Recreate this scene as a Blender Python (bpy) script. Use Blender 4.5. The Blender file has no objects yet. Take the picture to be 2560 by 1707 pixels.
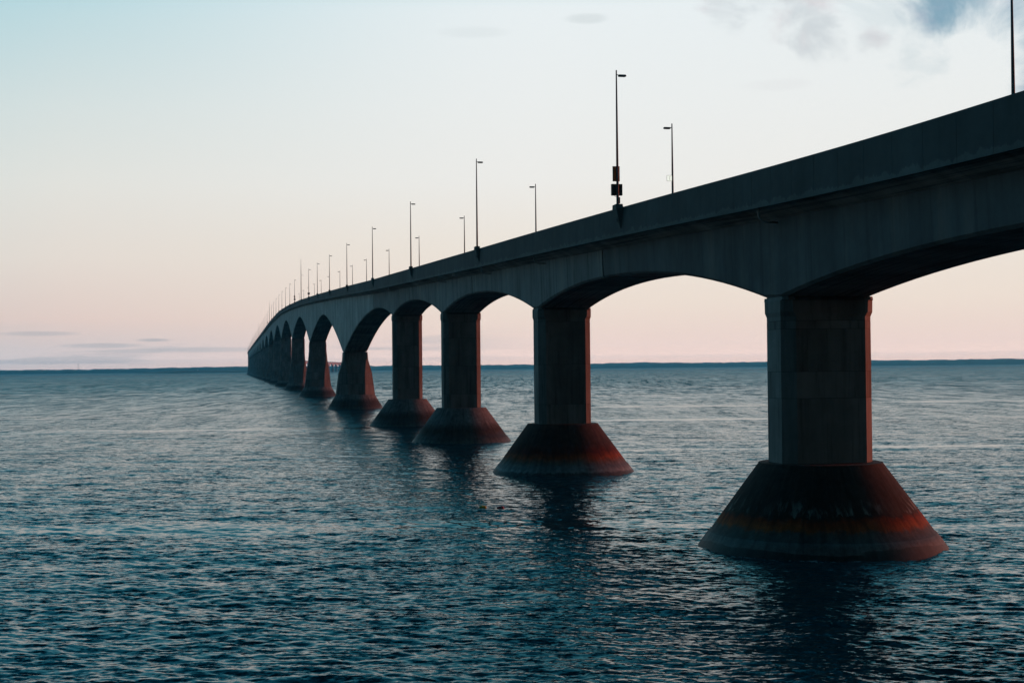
import bpy, bmesh, math, random
import numpy as np
from mathutils import Vector, Matrix

random.seed(7)
rng = np.random.default_rng(7)
S = bpy.context.scene
R = math.radians

# ------------------------------------------------------------------ camera
CAM_H = 15.5
FPX = 3556.0
cam_d = bpy.data.cameras.new('camera')
cam = bpy.data.objects.new('camera', cam_d)
S.collection.objects.link(cam)
cam_d.sensor_width = 36.0
cam_d.lens = 36.0 * FPX / 2560.0
cam_d.clip_start = 0.5
cam_d.clip_end = 60000
PITCH = math.atan((918.5 - 853.5) / FPX)
ROLL = 0.0096
cam.location = (0, 0, CAM_H)
cam.matrix_world = (Matrix.Translation((0, 0, CAM_H)) @ Matrix.Rotation(math.pi / 2 + PITCH, 4, 'X')
                    @ Matrix.Rotation(-ROLL, 4, 'Z'))
S.camera = cam
S.render.engine = 'CYCLES'

# ------------------------------------------------------------------ view
S.view_settings.view_transform = 'Standard'
S.view_settings.look = 'None'
S.view_settings.exposure = 0.0
S.view_settings.gamma = 1.0
S.view_settings.use_curve_mapping = False

SUN_AZ = 66.0      # degrees clockwise from the camera's heading (+Y)
SUN_EL = 2.0

# ------------------------------------------------------------------ node helpers
class NT:
    def __init__(self, tree):
        self.t = tree
        self.n = tree.nodes
        self.l = tree.links
    def node(self, typ, **kw):
        nd = self.n.new(typ)
        for k, v in kw.items():
            setattr(nd, k, v)
        return nd
    def put(self, sock, v):
        if v is None:
            return
        if isinstance(v, bpy.types.NodeSocket):
            self.l.new(v, sock)
        else:
            sock.default_value = v
    def math(self, op, a, b=None, c=None, clamp=False):
        nd = self.node('ShaderNodeMath', operation=op, use_clamp=clamp)
        for s, v in zip(nd.inputs, (a, b, c)):
            self.put(s, v)
        return nd.outputs[0]
    def vmath(self, op, a, b=None, scale=None):
        nd = self.node('ShaderNodeVectorMath', operation=op)
        self.put(nd.inputs[0], a)
        if b is not None:
            self.put(nd.inputs[1], b)
        if scale is not None:
            self.put(nd.inputs['Scale'], scale)
        return nd.outputs['Value'] if op in ('DOT_PRODUCT', 'LENGTH', 'DISTANCE') else nd.outputs['Vector']
    def mix(self, f, a, b, blend='MIX'):
        nd = self.node('ShaderNodeMix', data_type='RGBA', blend_type=blend)
        self.put(nd.inputs[0], f)
        self.put(nd.inputs[6], a if not isinstance(a, tuple) else (*a, 1.0)[:4])
        self.put(nd.inputs[7], b if not isinstance(b, tuple) else (*b, 1.0)[:4])
        return nd.outputs[2]
    def ramp(self, fac, stops, interp='LINEAR'):
        nd = self.node('ShaderNodeValToRGB')
        nd.color_ramp.interpolation = interp
        e = nd.color_ramp.elements
        while len(e) > 1:
            e.remove(e[-1])
        for i, (p, c) in enumerate(stops):
            el = e[0] if i == 0 else e.new(p)
            el.position = p
            if isinstance(c, (int, float)):
                c = (c, c, c)
            el.color = (*c, 1.0)
        self.put(nd.inputs[0], fac)
        return nd.outputs[0]
    def noise(self, vec, scale=1.0, detail=3.0, rough=0.5, dist=0.0, color=False):
        nd = self.node('ShaderNodeTexNoise')
        self.put(nd.inputs['Vector'], vec)
        nd.inputs['Scale'].default_value = scale
        nd.inputs['Detail'].default_value = detail
        nd.inputs['Roughness'].default_value = rough
        nd.inputs['Distortion'].default_value = dist
        return nd.outputs['Color'] if color else nd.outputs[0]
    def mapping(self, vec, scale=(1, 1, 1), rot=(0, 0, 0), loc=(0, 0, 0)):
        nd = self.node('ShaderNodeMapping')
        self.put(nd.inputs['Vector'], vec)
        nd.inputs['Scale'].default_value = scale
        nd.inputs['Rotation'].default_value = rot
        nd.inputs['Location'].default_value = loc
        return nd.outputs[0]
    def smooth(self, v, lo, hi):
        nd = self.node('ShaderNodeMapRange', interpolation_type='SMOOTHSTEP')
        self.put(nd.inputs['Value'], v)
        nd.inputs['From Min'].default_value = lo
        nd.inputs['From Max'].default_value = hi
        return nd.outputs['Result']

def lin(r, g, b):
    f = lambda c: (c / 255 / 12.92) if c / 255 <= 0.04045 else ((c / 255 + 0.055) / 1.055) ** 2.4
    return (f(r), f(g), f(b))

# ------------------------------------------------------------------ world: dusk sky
W = bpy.data.worlds.new('World')
S.world = W
W.use_nodes = True
w = NT(W.node_tree)
w.n.clear()
tc = w.node('ShaderNodeTexCoord')
dirv = tc.outputs['Generated']
sep = w.node('ShaderNodeSeparateXYZ')
w.put(sep.inputs[0], dirv)
dx, dy, dz = sep.outputs
el = w.math('MAXIMUM', dz, 0.0)
# elevation gradient of the dusk sky away from the sun: grey-blue shadow band, pink belt, pale middle, blue above
left = w.ramp(el, [(0.000, lin(202, 184, 180)), (0.016, lin(206, 194, 193)), (0.035, lin(226, 204, 196)), (0.075, lin(231, 221, 212)),
                   (0.125, lin(229, 229, 223)), (0.175, lin(216, 227, 226)), (0.235, lin(190, 220, 226)),
                   (0.30, lin(126, 206, 226)), (0.40, lin(78, 194, 222)), (0.56, lin(44, 164, 202)), (0.75, lin(22, 112, 150)), (1.0, lin(12, 66, 94))])
right = w.ramp(el, [(0.000, lin(238, 200, 184)), (0.016, lin(236, 210, 200)), (0.045, lin(240, 224, 211)), (0.085, lin(240, 231, 220)),
                    (0.130, lin(241, 240, 236)), (0.185, lin(240, 243, 242)), (0.245, lin(238, 245, 247)),
                    (0.30, lin(168, 222, 232)), (0.40, lin(98, 202, 224)), (0.56, lin(50, 168, 204)), (0.75, lin(24, 114, 152)), (1.0, lin(12, 66, 94))])
az = w.math('ARCTAN2', dx, dy)                      # 0 = camera heading, + = right
sky = w.mix(w.smooth(az, -0.40, 0.04), left, right)
# a low dusk sky glows most at the very horizon, behind the haze
glow = w.math('EXPONENT', w.math('DIVIDE', 0.0044, w.math('MAXIMUM', el, 0.0085)))
sky = w.mix(1.0, sky, glow, 'MULTIPLY')
# brighter and warmer towards the sun on the right, dimmer on the far side from it
sd = Vector((math.sin(R(SUN_AZ)) * math.cos(R(SUN_EL)), math.cos(R(SUN_AZ)) * math.cos(R(SUN_EL)), math.sin(R(SUN_EL))))
sdot = w.vmath('DOT_PRODUCT', dirv, tuple(sd))
side = w.ramp(w.math('MULTIPLY_ADD', sdot, 0.5, 0.5), [(0.0, (0.34, 0.62, 0.74)), (0.28, (0.48, 0.72, 0.82)), (0.5, (0.92, 0.98, 1.0)), (0.56, 1.0), (1.0, 1.0)])
# the sky behind the photographer is far dimmer: the pier faces turned that way are almost black
back = w.ramp(w.math('MULTIPLY_ADD', dy, 0.5, 0.5), [(0.0, 0.08), (0.3, 0.14), (0.5, 0.5), (0.62, 0.9), (0.72, 1.0)])
side = w.mix(1.0, side, back, 'MULTIPLY')
near_h = w.math('SUBTRACT', 1.0, w.smooth(el, 0.0, 0.35))
sky = w.mix(1.0, sky, side, 'MULTIPLY')
warm = w.math('MULTIPLY', w.smooth(sdot, 0.88, 1.0), near_h)
sky = w.mix(w.math('MULTIPLY', warm, 0.35), sky, (1.1, 0.62, 0.34))
# clouds: soft banks high on the right, thin streaks low over the water
nv = w.noise(w.mapping(dirv, (7, 7, 11)), 1.0, 7.0, 0.58, 0.4)
nv2 = w.noise(w.mapping(dirv, (16, 16, 24), loc=(3, 1, 2)), 1.0, 6.0, 0.6, 0.3)
def dirto(px, py):
    u = (px - 1280) / FPX; v = (918.5 - py) / FPX
    u, v = u + v * ROLL, v - u * ROLL
    return Vector((u, 1.0, v)).normalized()
def blob(px, py, rad_px, soft=0.6):
    d = w.vmath('DISTANCE', dirv, tuple(dirto(px, py)))
    r = rad_px / FPX
    return w.math('SUBTRACT', 1.0, w.smooth(d, r * (1 - soft), r * (1 + soft)))
nvc = w.noise(w.mapping(dirv, (13, 13, 20), loc=(0.3, 2.2, 1.1)), 1.0, 9.0, 0.60, 0.5)
def bank(nz, bl, lo, hi):
    return w.smooth(w.math('MULTIPLY_ADD', bl, 0.42, nz), lo, hi)
b1 = w.math('MAXIMUM', blob(2620, 40, 150, 0.9), w.math('MAXIMUM', blob(2400, -20, 120, 0.9), blob(2600, 210, 70, 0.9)))
cl_a = bank(nvc, b1, 0.70, 1.02)
b2 = w.math('MAXIMUM', blob(1830, 40, 90, 0.95), w.math('MAXIMUM', blob(2030, 90, 90, 0.95), w.math('MAXIMUM', blob(2190, 100, 50, 0.95), blob(1960, -20, 160, 0.9))))
cl_c = bank(nv2, b2, 0.76, 1.02)
b3 = blob(2250, 60, 260, 0.8)
cl_d = bank(nvc, b3, 0.86, 1.04)
sky = w.mix(w.math('MULTIPLY', cl_d, 0.35), sky, lin(196, 212, 218))
sky = w.mix(w.math('MULTIPLY', cl_a, 0.85), sky, w.mix(w.smooth(nv2, 0.4, 0.6), lin(112, 158, 182), lin(150, 166, 190)))
sky = w.mix(w.math('MULTIPLY', cl_c, 0.62), sky, w.mix(w.smooth(nvc, 0.42, 0.58), lin(196, 204, 210), lin(212, 200, 206)))
streak = w.noise(w.mapping(dirv, (7, 7, 120), loc=(1.7, 0.4, 0.9)), 1.0, 4.0, 0.5, 0.2)
lowband = w.math('MULTIPLY', w.smooth(el, 0.0, 0.006), w.math('SUBTRACT', 1.0, w.smooth(el, 0.018, 0.034)))
sm = w.math('MULTIPLY', w.math('MULTIPLY', w.smooth(streak, 0.52, 0.62), lowband),
            w.math('SUBTRACT', 1.0, w.smooth(az, -0.10, 0.04)))
sky = w.mix(w.math('MULTIPLY', sm, 0.4), sky, lin(178, 184, 192))
def wisp(px, py, wx, wy, k, col):
    global sky
    c = dirto(px, py)
    a = math.atan2(c.x, c.y)
    ax = w.math('MULTIPLY', w.math('SUBTRACT', az, a), FPX / wx)
    ez = w.math('MULTIPLY', w.math('SUBTRACT', dz, c.z), FPX / wy)
    r2 = w.math('ADD', w.math('MULTIPLY', ax, ax), w.math('MULTIPLY', ez, ez))
    m = w.math('SUBTRACT', 1.0, w.smooth(w.math('ADD', r2, w.math('MULTIPLY_ADD', nv2, 1.6, -0.8)), 0.0, 1.15))
    sky = w.mix(w.math('MULTIPLY', m, k), sky, col)
wisp(85, 834, 110, 7, 0.5, lin(186, 186, 192))
wisp(250, 864, 110, 7, 0.5, lin(182, 186, 194))
wisp(385, 850, 45, 5, 0.7, lin(188, 186, 192))
wisp(520, 874, 170, 8, 0.4, lin(182, 188, 196))
wisp(1180, 78, 100, 16, 0.15, lin(196, 206, 208))
wisp(1470, 44, 60, 14, 0.35, lin(198, 208, 210))
wisp(1950, 210, 90, 16, 0.12, lin(214, 212, 216))
ns = w.node('ShaderNodeTexSky', sky_type='NISHITA', sun_disc=False)
ns.sun_elevation = R(SUN_EL)
ns.sun_rotation = R(SUN_AZ)
ns.altitude = 15
bg1 = w.node('ShaderNodeBackground')
w.put(bg1.inputs[0], sky)
bg1.inputs[1].default_value = 1.0
bg2 = w.node('ShaderNodeBackground')
w.put(bg2.inputs[0], ns.outputs[0])
bg2.inputs[1].default_value = 0.05
ms = w.node('ShaderNodeMixShader')
ms.inputs[0].default_value = 0.06
wo = w.node('ShaderNodeOutputWorld')
w.l.new(bg1.outputs[0], ms.inputs[1])
w.l.new(bg2.outputs[0], ms.inputs[2])
w.l.new(ms.outputs[0], wo.inputs[0])

# ------------------------------------------------------------------ sun
sl = bpy.data.lights.new('sun', 'SUN')
sl.energy = 3.6
sl.angle = R(14)   # the sun is at the horizon: its glow is broad
sl.color = (1.0, 0.125, 0.022)
so = bpy.data.objects.new('sun', sl)
so.rotation_euler = (-sd).to_track_quat('-Z', 'Y').to_euler()
so.location = (200, 100, 200)
S.collection.objects.link(so)

# ------------------------------------------------------------------ object helpers
def link(o, parent=None):
    S.collection.objects.link(o)
    if parent is not None:
        o.parent = parent
    return o

def mesh(name, verts, faces, mat, parent=None, uvs=None, smooth=False, attr=None):
    me = bpy.data.meshes.new(name)
    me.from_pydata([tuple(v) for v in verts], [], faces)
    me.validate(verbose=False)
    me.materials.append(mat)
    if uvs is not None:
        uvl = me.uv_layers.new(name='UVMap')
        vi = np.empty(len(me.loops), dtype=np.int32)
        me.loops.foreach_get('vertex_index', vi)
        uvl.data.foreach_set('uv', np.asarray(uvs, dtype=np.float32)[vi].ravel())
    if smooth:
        me.polygons.foreach_set('use_smooth', [True] * len(me.polygons))
    me.update()
    return link(bpy.data.objects.new(name, me), parent)

def empty(name, loc=(0, 0, 0)):
    o = bpy.data.objects.new(name, None)
    o.location = loc
    return link(o)

def tag(o, label=None, cat=None, group=None, kind=None):
    if label: o['label'] = label
    if cat: o['category'] = cat
    if group: o['group'] = group
    if kind: o['kind'] = kind
    return o

class MB:
    """collects simple solids, builds one mesh"""
    def __init__(self):
        self.v = []; self.f = []
    def box(self, c, s, rz=0.0):
        cx, cy, cz = c; sx, sy, sz = (k / 2 for k in s)
        b = len(self.v); ca, sa = math.cos(rz), math.sin(rz)
        for x, y, z in ((-sx, -sy, -sz), (sx, -sy, -sz), (sx, sy, -sz), (-sx, sy, -sz), (-sx, -sy, sz), (sx, -sy, sz), (sx, sy, sz), (-sx, sy, sz)):
            self.v.append((cx + x * ca - y * sa, cy + x * sa + y * ca, cz + z))
        self.f += [tuple(b + i for i in q) for q in ((0, 3, 2, 1), (4, 5, 6, 7), (0, 1, 5, 4), (1, 2, 6, 5), (2, 3, 7, 6), (3, 0, 4, 7))]
        return self
    def tube(self, pts, rad, n=10, cap=True):
        pts = [Vector(p) for p in pts]
        if not isinstance(rad, (list, tuple)): rad = [rad] * len(pts)
        b = len(self.v)
        for i, p in enumerate(pts):
            t = (pts[min(i + 1, len(pts) - 1)] - pts[max(i - 1, 0)]).normalized()
            a = Vector((0, 0, 1)) if abs(t.z) < 0.9 else Vector((1, 0, 0))
            u = t.cross(a).normalized(); v = t.cross(u).normalized()
            for k in range(n):
                an = 2 * math.pi * k / n
                self.v.append(tuple(p + (u * math.cos(an) + v * math.sin(an)) * rad[i]))
        for i in range(len(pts) - 1):
            for k in range(n):
                k2 = (k + 1) % n
                self.f.append((b + i * n + k, b + i * n + k2, b + (i + 1) * n + k2, b + (i + 1) * n + k))
        if cap:
            self.f.append(tuple(b + k for k in range(n))[::-1])
            self.f.append(tuple(b + (len(pts) - 1) * n + k for k in range(n)))
        return self
    def build(self, name, mat, parent=None, smooth=False):
        return mesh(name, self.v, self.f, mat, parent, smooth=smooth)

# ------------------------------------------------------------------ materials
def new_mat(name):
    m = bpy.data.materials.new(name)
    m.use_nodes = True
    t = NT(m.node_tree)
    bs = m.node_tree.nodes['Principled BSDF']
    return m, t, bs

def plain(name, col, rough=0.6, metal=0.0, var=0.25, scale=6.0):
    m, t, bs = new_mat(name)
    g = t.node('ShaderNodeNewGeometry').outputs['Position']
    n = t.noise(g, scale, 4.0, 0.6)
    f = t.math('MULTIPLY_ADD', n, var * 2, 1 - var)
    t.put(bs.inputs['Base Color'], t.mix(1.0, col, f, 'MULTIPLY'))
    bs.inputs['Roughness'].default_value = rough
    bs.inputs['Metallic'].default_value = metal
    return m

def concrete(name, base, streak=0.35, var=1.0, top_dark=0.0, boards=0.0, stain_low=0.0, warm=0.0, rough=0.85):
    """UV: u = metres along / around, v = metres of height"""
    m, t, bs = new_mat(name)
    uv = t.node('ShaderNodeUVMap').outputs[0]
    pos = t.node('ShaderNodeNewGeometry').outputs['Position']
    big = t.noise(pos, 0.10, 5.0, 0.6)
    mid = t.noise(pos, 0.9, 5.0, 0.65)
    fine = t.noise(pos, 7.0, 3.0, 0.6)
    st = t.noise(t.mapping(uv, (1.1, 0.06, 1)), 1.0, 6.0, 0.68, 0.25)
    st2 = t.noise(t.mapping(uv, (0.28, 0.035, 1), loc=(4, 2, 0)), 1.0, 4.0, 0.55, 0.2)
    f = t.math('ADD', t.math('MULTIPLY', t.math('SUBTRACT', big, 0.5), 1.3), 1.0)
    f = t.math('MULTIPLY', f, t.math('MULTIPLY_ADD', mid, 0.44, 0.78))
    f = t.math('MULTIPLY', f, t.math('MULTIPLY_ADD', fine, 0.24, 0.88))
    f = t.math('MULTIPLY', f, t.math('SUBTRACT', 1.0, t.math('MULTIPLY', t.smooth(st, 0.48, 0.74), streak)))
    f = t.math('MULTIPLY', f, t.math('MULTIPLY_ADD', st2, 1.7 * var, 1.0 - 0.85 * var))
    col = t.mix(1.0, base, f, 'MULTIPLY')
    if warm:
        col = t.mix(t.math('MULTIPLY', t.smooth(st2, 0.5, 0.7), warm), col, t.mix(1.0, (0.26, 0.17, 0.11), f, 'MULTIPLY'))
    if boards:   # marks of the shutter boards along the soffit
        bn = t.noise(t.mapping(uv, (0.045, 2.6, 1)), 1.0, 5.0, 0.7, 0.1)
        col = t.mix(t.math('MULTIPLY', t.smooth(bn, 0.46, 0.62), boards), col, t.mix(1.0, col, (0.25, 0.25, 0.25), 'MULTIPLY'))
    if stain_low:
        sx = t.node('ShaderNodeSeparateXYZ'); t.put(sx.inputs[0], uv)
        edge = t.noise(t.mapping(uv, (0.55, 0.3, 1), loc=(9, 0, 0)), 1.0, 6.0, 0.7)
        lim = t.math('MULTIPLY_ADD', edge, 2.4, -0.75)
        lo = t.smooth(t.math('SUBTRACT', lim, sx.outputs[1]), -0.06, 0.1)
        col = t.mix(t.math('MULTIPLY', lo, stain_low), col, t.mix(1.0, (0.40, 0.42, 0.40), f, 'MULTIPLY'))
    t.put(bs.inputs['Base Color'], col)
    bs.inputs['Roughness'].default_value = rough
    bs.inputs['Specular IOR Level'].default_value = 0.25
    bp = t.node('ShaderNodeBump')
    bp.inputs['Strength'].default_value = 0.10
    bp.inputs['Distance'].default_value = 0.03
    t.put(bp.inputs['Height'], t.math('ADD', fine, mid))
    t.l.new(bp.outputs[0], bs.inputs['Normal'])
    return m

CB = (0.112, 0.125, 0.13)  # nearest girder darkened, farther ones lightened: light along the bridge put into colour
M_girder = concrete('darkened_girder_concrete', CB, 0.35, var=0.8, warm=0.2)
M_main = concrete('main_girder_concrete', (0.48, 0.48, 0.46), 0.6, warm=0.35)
M_mid = concrete('lightened_girder_concrete', (0.24, 0.25, 0.25), 0.6, var=1.1, warm=0.3)
M_soffit = concrete('soffit_concrete', (0.45, 0.41, 0.37), 0.2, boards=0.8)
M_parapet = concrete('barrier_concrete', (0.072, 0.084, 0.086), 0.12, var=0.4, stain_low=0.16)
M_shaft = concrete('pier_concrete', (0.18, 0.18, 0.172), 0.6, warm=0.0)
M_core = concrete('joint_concrete', (0.07, 0.07, 0.07), 0.2)
M_asph = plain('asphalt', (0.05, 0.05, 0.052), 0.9)
M_galv = plain('galvanised_steel', (0.13, 0.135, 0.14), 0.7, 0.2)
M_head = plain('lamp_housing', (0.06, 0.065, 0.07), 0.5, 0.2)
M_pipe = plain('drain_pipe_plastic', (0.40, 0.41, 0.40), 0.5)
def lit_panel(name, col, glow=None, thru=0.0):
    m, t, bs = new_mat(name)
    bs.inputs['Base Color'].default_value = (*col, 1)
    bs.inputs['Roughness'].default_value = 0.5
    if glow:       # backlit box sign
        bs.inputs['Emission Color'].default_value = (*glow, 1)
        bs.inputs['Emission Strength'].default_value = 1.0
    if thru:       # thin sheet that lets the low sun through
        tr = t.node('ShaderNodeBsdfTranslucent'); tr.inputs[0].default_value = (*col, 1)
        mx = t.node('ShaderNodeMixShader'); mx.inputs[0].default_value = thru
        out = m.node_tree.nodes['Material Output']
        t.l.new(bs.outputs[0], mx.inputs[1]); t.l.new(tr.outputs[0], mx.inputs[2]); t.l.new(mx.outputs[0], out.inputs[0])
    return m
M_orange = lit_panel('sign_orange', (0.42, 0.27, 0.13), thru=0.5)
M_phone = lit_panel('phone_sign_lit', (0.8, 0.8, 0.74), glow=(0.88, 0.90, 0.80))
M_black = plain('box_black', (0.02, 0.021, 0.022), 0.55)
M_white = plain('sign_white', (0.8, 0.8, 0.74), 0.5, var=0.05)
M_ink = plain('sign_ink', (0.03, 0.035, 0.03), 0.5)
M_yellow = plain('buoy_yellow', (0.55, 0.48, 0.04), 0.45)
M_red = plain('buoy_red', (0.60, 0.03, 0.03), 0.45)
M_rope = plain('rope', (0.25, 0.24, 0.2), 0.9)
M_wall = plain('lighthouse_white', (0.8, 0.8, 0.78), 0.6, var=0.05)
M_dark = plain('lighthouse_dark', (0.10, 0.03, 0.03), 0.6)

def shield_mat(name, bands, drips):
    m, t, bs = new_mat(name)
    uv = t.node('ShaderNodeUVMap').outputs[0]
    pos = t.node('ShaderNodeNewGeometry').outputs['Position']
    sx = t.node('ShaderNodeSeparateXYZ'); t.put(sx.inputs[0], uv)
    wob = t.noise(t.mapping(uv, (0.35, 0.5, 1)), 1.0, 6.0, 0.7)
    rag = t.noise(t.mapping(uv, (1.8, 0.12, 1), loc=(5, 0, 0)), 1.0, 7.0, 0.7)
    v = t.math('ADD', sx.outputs[1], t.math('ADD', t.math('MULTIPLY_ADD', wob, 1.3, -0.65), t.math('MULTIPLY_ADD', rag, 1.1, -0.55)))
    col = t.ramp(t.math('DIVIDE', v, 8.0), [(h / 8.0, c) for h, c in bands])
    n1 = t.noise(pos, 1.3, 6.0, 0.65); n2 = t.noise(pos, 9.0, 4.0, 0.6)
    st = t.noise(t.mapping(uv, (1.6, 0.16, 1)), 1.0, 6.0, 0.65, 0.3)
    f = t.math('MULTIPLY', t.math('MULTIPLY_ADD', n1, 2.0, 0.0), t.math('MULTIPLY_ADD', n2, 1.0, 0.5))
    f = t.math('MULTIPLY', f, t.math('MULTIPLY_ADD', st, 2.4, -0.2))
    col = t.mix(1.0, col, f, 'MULTIPLY')
    # pale wash of dried salt below the ledge, ragged towards the water
    if drips:
        wn = t.noise(t.mapping(uv, (0.16, 0.5, 1), loc=(1, 3, 0)), 1.0, 7.0, 0.62, 0.3)
        h0 = sx.outputs[1]
        lo_ = t.smooth(t.math('SUBTRACT', h0, t.math('MULTIPLY_ADD', wn, 1.9, -0.75)), -0.05, 0.08)
        k_ = t.math('MULTIPLY', lo_, t.math('SUBTRACT', 1.0, t.smooth(h0, 0.90, 0.97)))
        col = t.mix(t.math('MULTIPLY', k_, 0.9), col, t.mix(1.0, (0.11, 0.115, 0.11), f, 'MULTIPLY'))
        pm_ = t.smooth(t.noise(t.mapping(uv, (0.22, 0.3, 1), loc=(8, 1, 0)), 1.0, 3.0, 0.5), 0.40, 0.60)
        d = t.noise(t.mapping(uv, (1.3, 0.45, 1), loc=(2, 5, 0)), 1.0, 8.0, 0.7, 0.8)
        lim = t.math('MULTIPLY_ADD', t.noise(t.mapping(uv, (1.7, 0.0, 1)), 1.0, 5.0, 0.7), 2.0, 1.95)
        band = t.math('MULTIPLY', t.smooth(t.math('SUBTRACT', v, lim), -0.03, 0.05),
                      t.math('SUBTRACT', 1.0, t.smooth(t.math('SUBTRACT', v, lim), 0.25, 1.5)))
        k = t.math('MULTIPLY', t.math('MULTIPLY', t.smooth(d, 0.47, 0.62), band), t.math('MULTIPLY_ADD', pm_, 0.85, 0.15))
        col = t.mix(t.math('MULTIPLY', k, drips), col, (0.30, 0.32, 0.28))
    t.put(bs.inputs['Base Color'], col)
    t.put(bs.inputs['Roughness'], t.ramp(t.math('DIVIDE', v, 8.0), [(0.0, 0.6), (0.15, 0.75), (0.3, 0.9)]))
    bs.inputs['Specular IOR Level'].default_value = 0.2
    bp = t.node('ShaderNodeBump')
    bp.inputs['Strength'].default_value = 0.3
    bp.inputs['Distance'].default_value = 0.06
    t.put(bp.inputs['Height'], t.math('ADD', n1, n2))
    t.l.new(bp.outputs[0], bs.inputs['Normal'])
    return m

M_shield1 = shield_mat('weathered_shield', [(0.0, (0.03, 0.03, 0.028)), (0.25, (0.04, 0.045, 0.04)), (0.5, (0.05, 0.05, 0.045)), (0.94, (0.06, 0.06, 0.055)), (1.6, (0.08, 0.065, 0.055)), (1.9, (0.27, 0.065, 0.018)),
                                             (2.5, (0.20, 0.036, 0.012)), (2.9, (0.034, 0.022, 0.018)), (5.0, (0.028, 0.024, 0.022)), (7.5, (0.035, 0.030, 0.028))], 0.7)
M_shield2 = shield_mat('rusty_shield', [(0.0, (0.05, 0.05, 0.05)), (0.3, (0.20, 0.22, 0.22)), (0.7, (0.13, 0.13, 0.13)), (1.5, (0.13, 0.08, 0.06)), (2.2, (0.24, 0.05, 0.016)),
                                         (3.0, (0.09, 0.015, 0.010)), (4.2, (0.045, 0.022, 0.018)), (7.5, (0.06, 0.035, 0.03))], 0.0)
M_shield3 = shield_mat('grey_shield', [(0.0, (0.09, 0.09, 0.08)), (0.8, (0.06, 0.045, 0.04)), (2.4, (0.045, 0.035, 0.03)), (3.2, (0.08, 0.07, 0.065)), (4.0, (0.15, 0.145, 0.14)),
                                        (7.5, (0.17, 0.165, 0.16))], 0.0)

# ------------------------------------------------------------------ bridge alignment (metres along the bridge)
TH = math.atan((1280 - 588.5) / FPX)
FW = np.array([-math.sin(TH), math.cos(TH)])
RT = np.array([math.cos(TH), math.sin(TH)])
S_END = 5050.0
ZT = ([-60, 0, 74.3, 102, 119, 137.5, 157, 199, 246, 335.5, 427, 526, 624, 721.5, 918, 1135, 1366, 1714, 2300, 3488, 4871, 5300, 6200, 9000],
      [30.0, 30.3, 31.07, 31.65, 32.3, 32.96, 33.6, 34.9, 36.35, 39.25, 42.3, 46.1, 49.7, 53.25, 59.9, 66.0, 70.9, 73.6, 74.2, 76.0, 76.6, 74.0, 54.0, 56.0])
LCX = ([-60, 0, 60, 116, 211, 304, 397, 576, 836], [53.4, 52.4, 51.4, 50.4, 48.7, 47.8, 47.2, 47.1, 47.0])
def _smooth_tab(tab, sig):
    xs = np.arange(-60, 10500, 5.0)
    ys = np.interp(xs, *tab)
    k = int(sig / 5)
    ker = np.ones(2 * k + 1) / (2 * k + 1)
    yp = np.pad(ys, k, mode='reflect', reflect_type='odd')
    return xs, np.convolve(yp, ker, 'valid')
_ZX, _ZY = _smooth_tab(ZT, 20)
_LX, _LY = _smooth_tab(LCX, 20)
# plan curve beyond S_END: list of headings
_far = [(0.0, -math.degrees(TH))]
_px = [np.array(S_END * FW + 47.0 * RT)]; _pt = [FW.copy()]
_h0 = -math.degrees(TH)
for i in range(1, 1100):
    q = i * 5.0
    h = float(np.interp(q, [0, 250, 650, 1000, 1250, 4000], [_h0, 3.0, 3.0, -1.0, -2.6, -2.6]))
    t_ = np.array([math.sin(R(h)), math.cos(R(h))])
    _px.append(_px[-1] + t_ * 5.0); _pt.append(t_)
_px = np.array(_px); _pt = np.array(_pt)

def ztop(s): return float(np.interp(s, _ZX, _ZY))
def P(s, off, z):
    if s <= S_END:
        p = s * FW + (float(np.interp(s, _LX, _LY)) + off) * RT
    else:
        q = min((s - S_END) / 5.0, len(_px) - 1.001); i = int(q); f = q - i
        c = _px[i] * (1 - f) + _px[i + 1] * f
        t_ = _pt[i]; n = np.array([t_[1], -t_[0]])
        p = c + n * off
    return (float(p[0]), float(p[1]), float(z))
def heading(s):
    a = P(s - 1, 0, 0); b = P(s + 1, 0, 0)
    return math.atan2(b[1] - a[1], b[0] - a[0])     # angle of the tangent from +X

def loft(name, ss, secf, mat, parent, closed=True, caps=True, matf=None, mats=None):
    """secf(s) -> list of (off, z, v). One solid swept along the bridge"""
    v = []; uv = []; f = []
    secs = [secf(s) for s in ss]
    n = len(secs[0])
    for s, sec in zip(ss, secs):
        for off, z, vv in sec:
            v.append(P(s, off, z)); uv.append((s, vv))
    for i in range(len(ss) - 1):
        for k in range(n):
            k2 = (k + 1) % n
            f.append((i * n + k, i * n + k2, (i + 1) * n + k2, (i + 1) * n + k))
    if caps:
        f.append(tuple(range(n))[::-1])
        f.append(tuple((len(ss) - 1) * n + k for k in range(n)))
    o = mesh(name, v, f, mat, parent, uvs=uv)
    if mats:
        for m2 in mats: o.data.materials.append(m2)
        for p in o.data.polygons:
            if p.index < (len(ss) - 1) * n:
                p.material_index = matf(p.index % n)
    return o

bridge = empty('bridge', P(118, 0, 0))
tag(bridge, 'long concrete road bridge on cone-footed piers crossing the sea', 'bridge')
def bpart(o):     # parts are built in world coordinates, the bridge's Empty stands at the first pier
    o.matrix_parent_inverse = Matrix.Translation(bridge.location).inverted()
    return o

HW = 6.6           # half width of the deck, outside of barriers
FH = 3.25          # height of the fascia / barrier panels
approach = [118 - 93 * 2, 118 - 93, 118, 211, 304, 397]
main_p = [573 + 262.5 * i for i in range(0, 37)]
piers = approach + main_p

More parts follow.
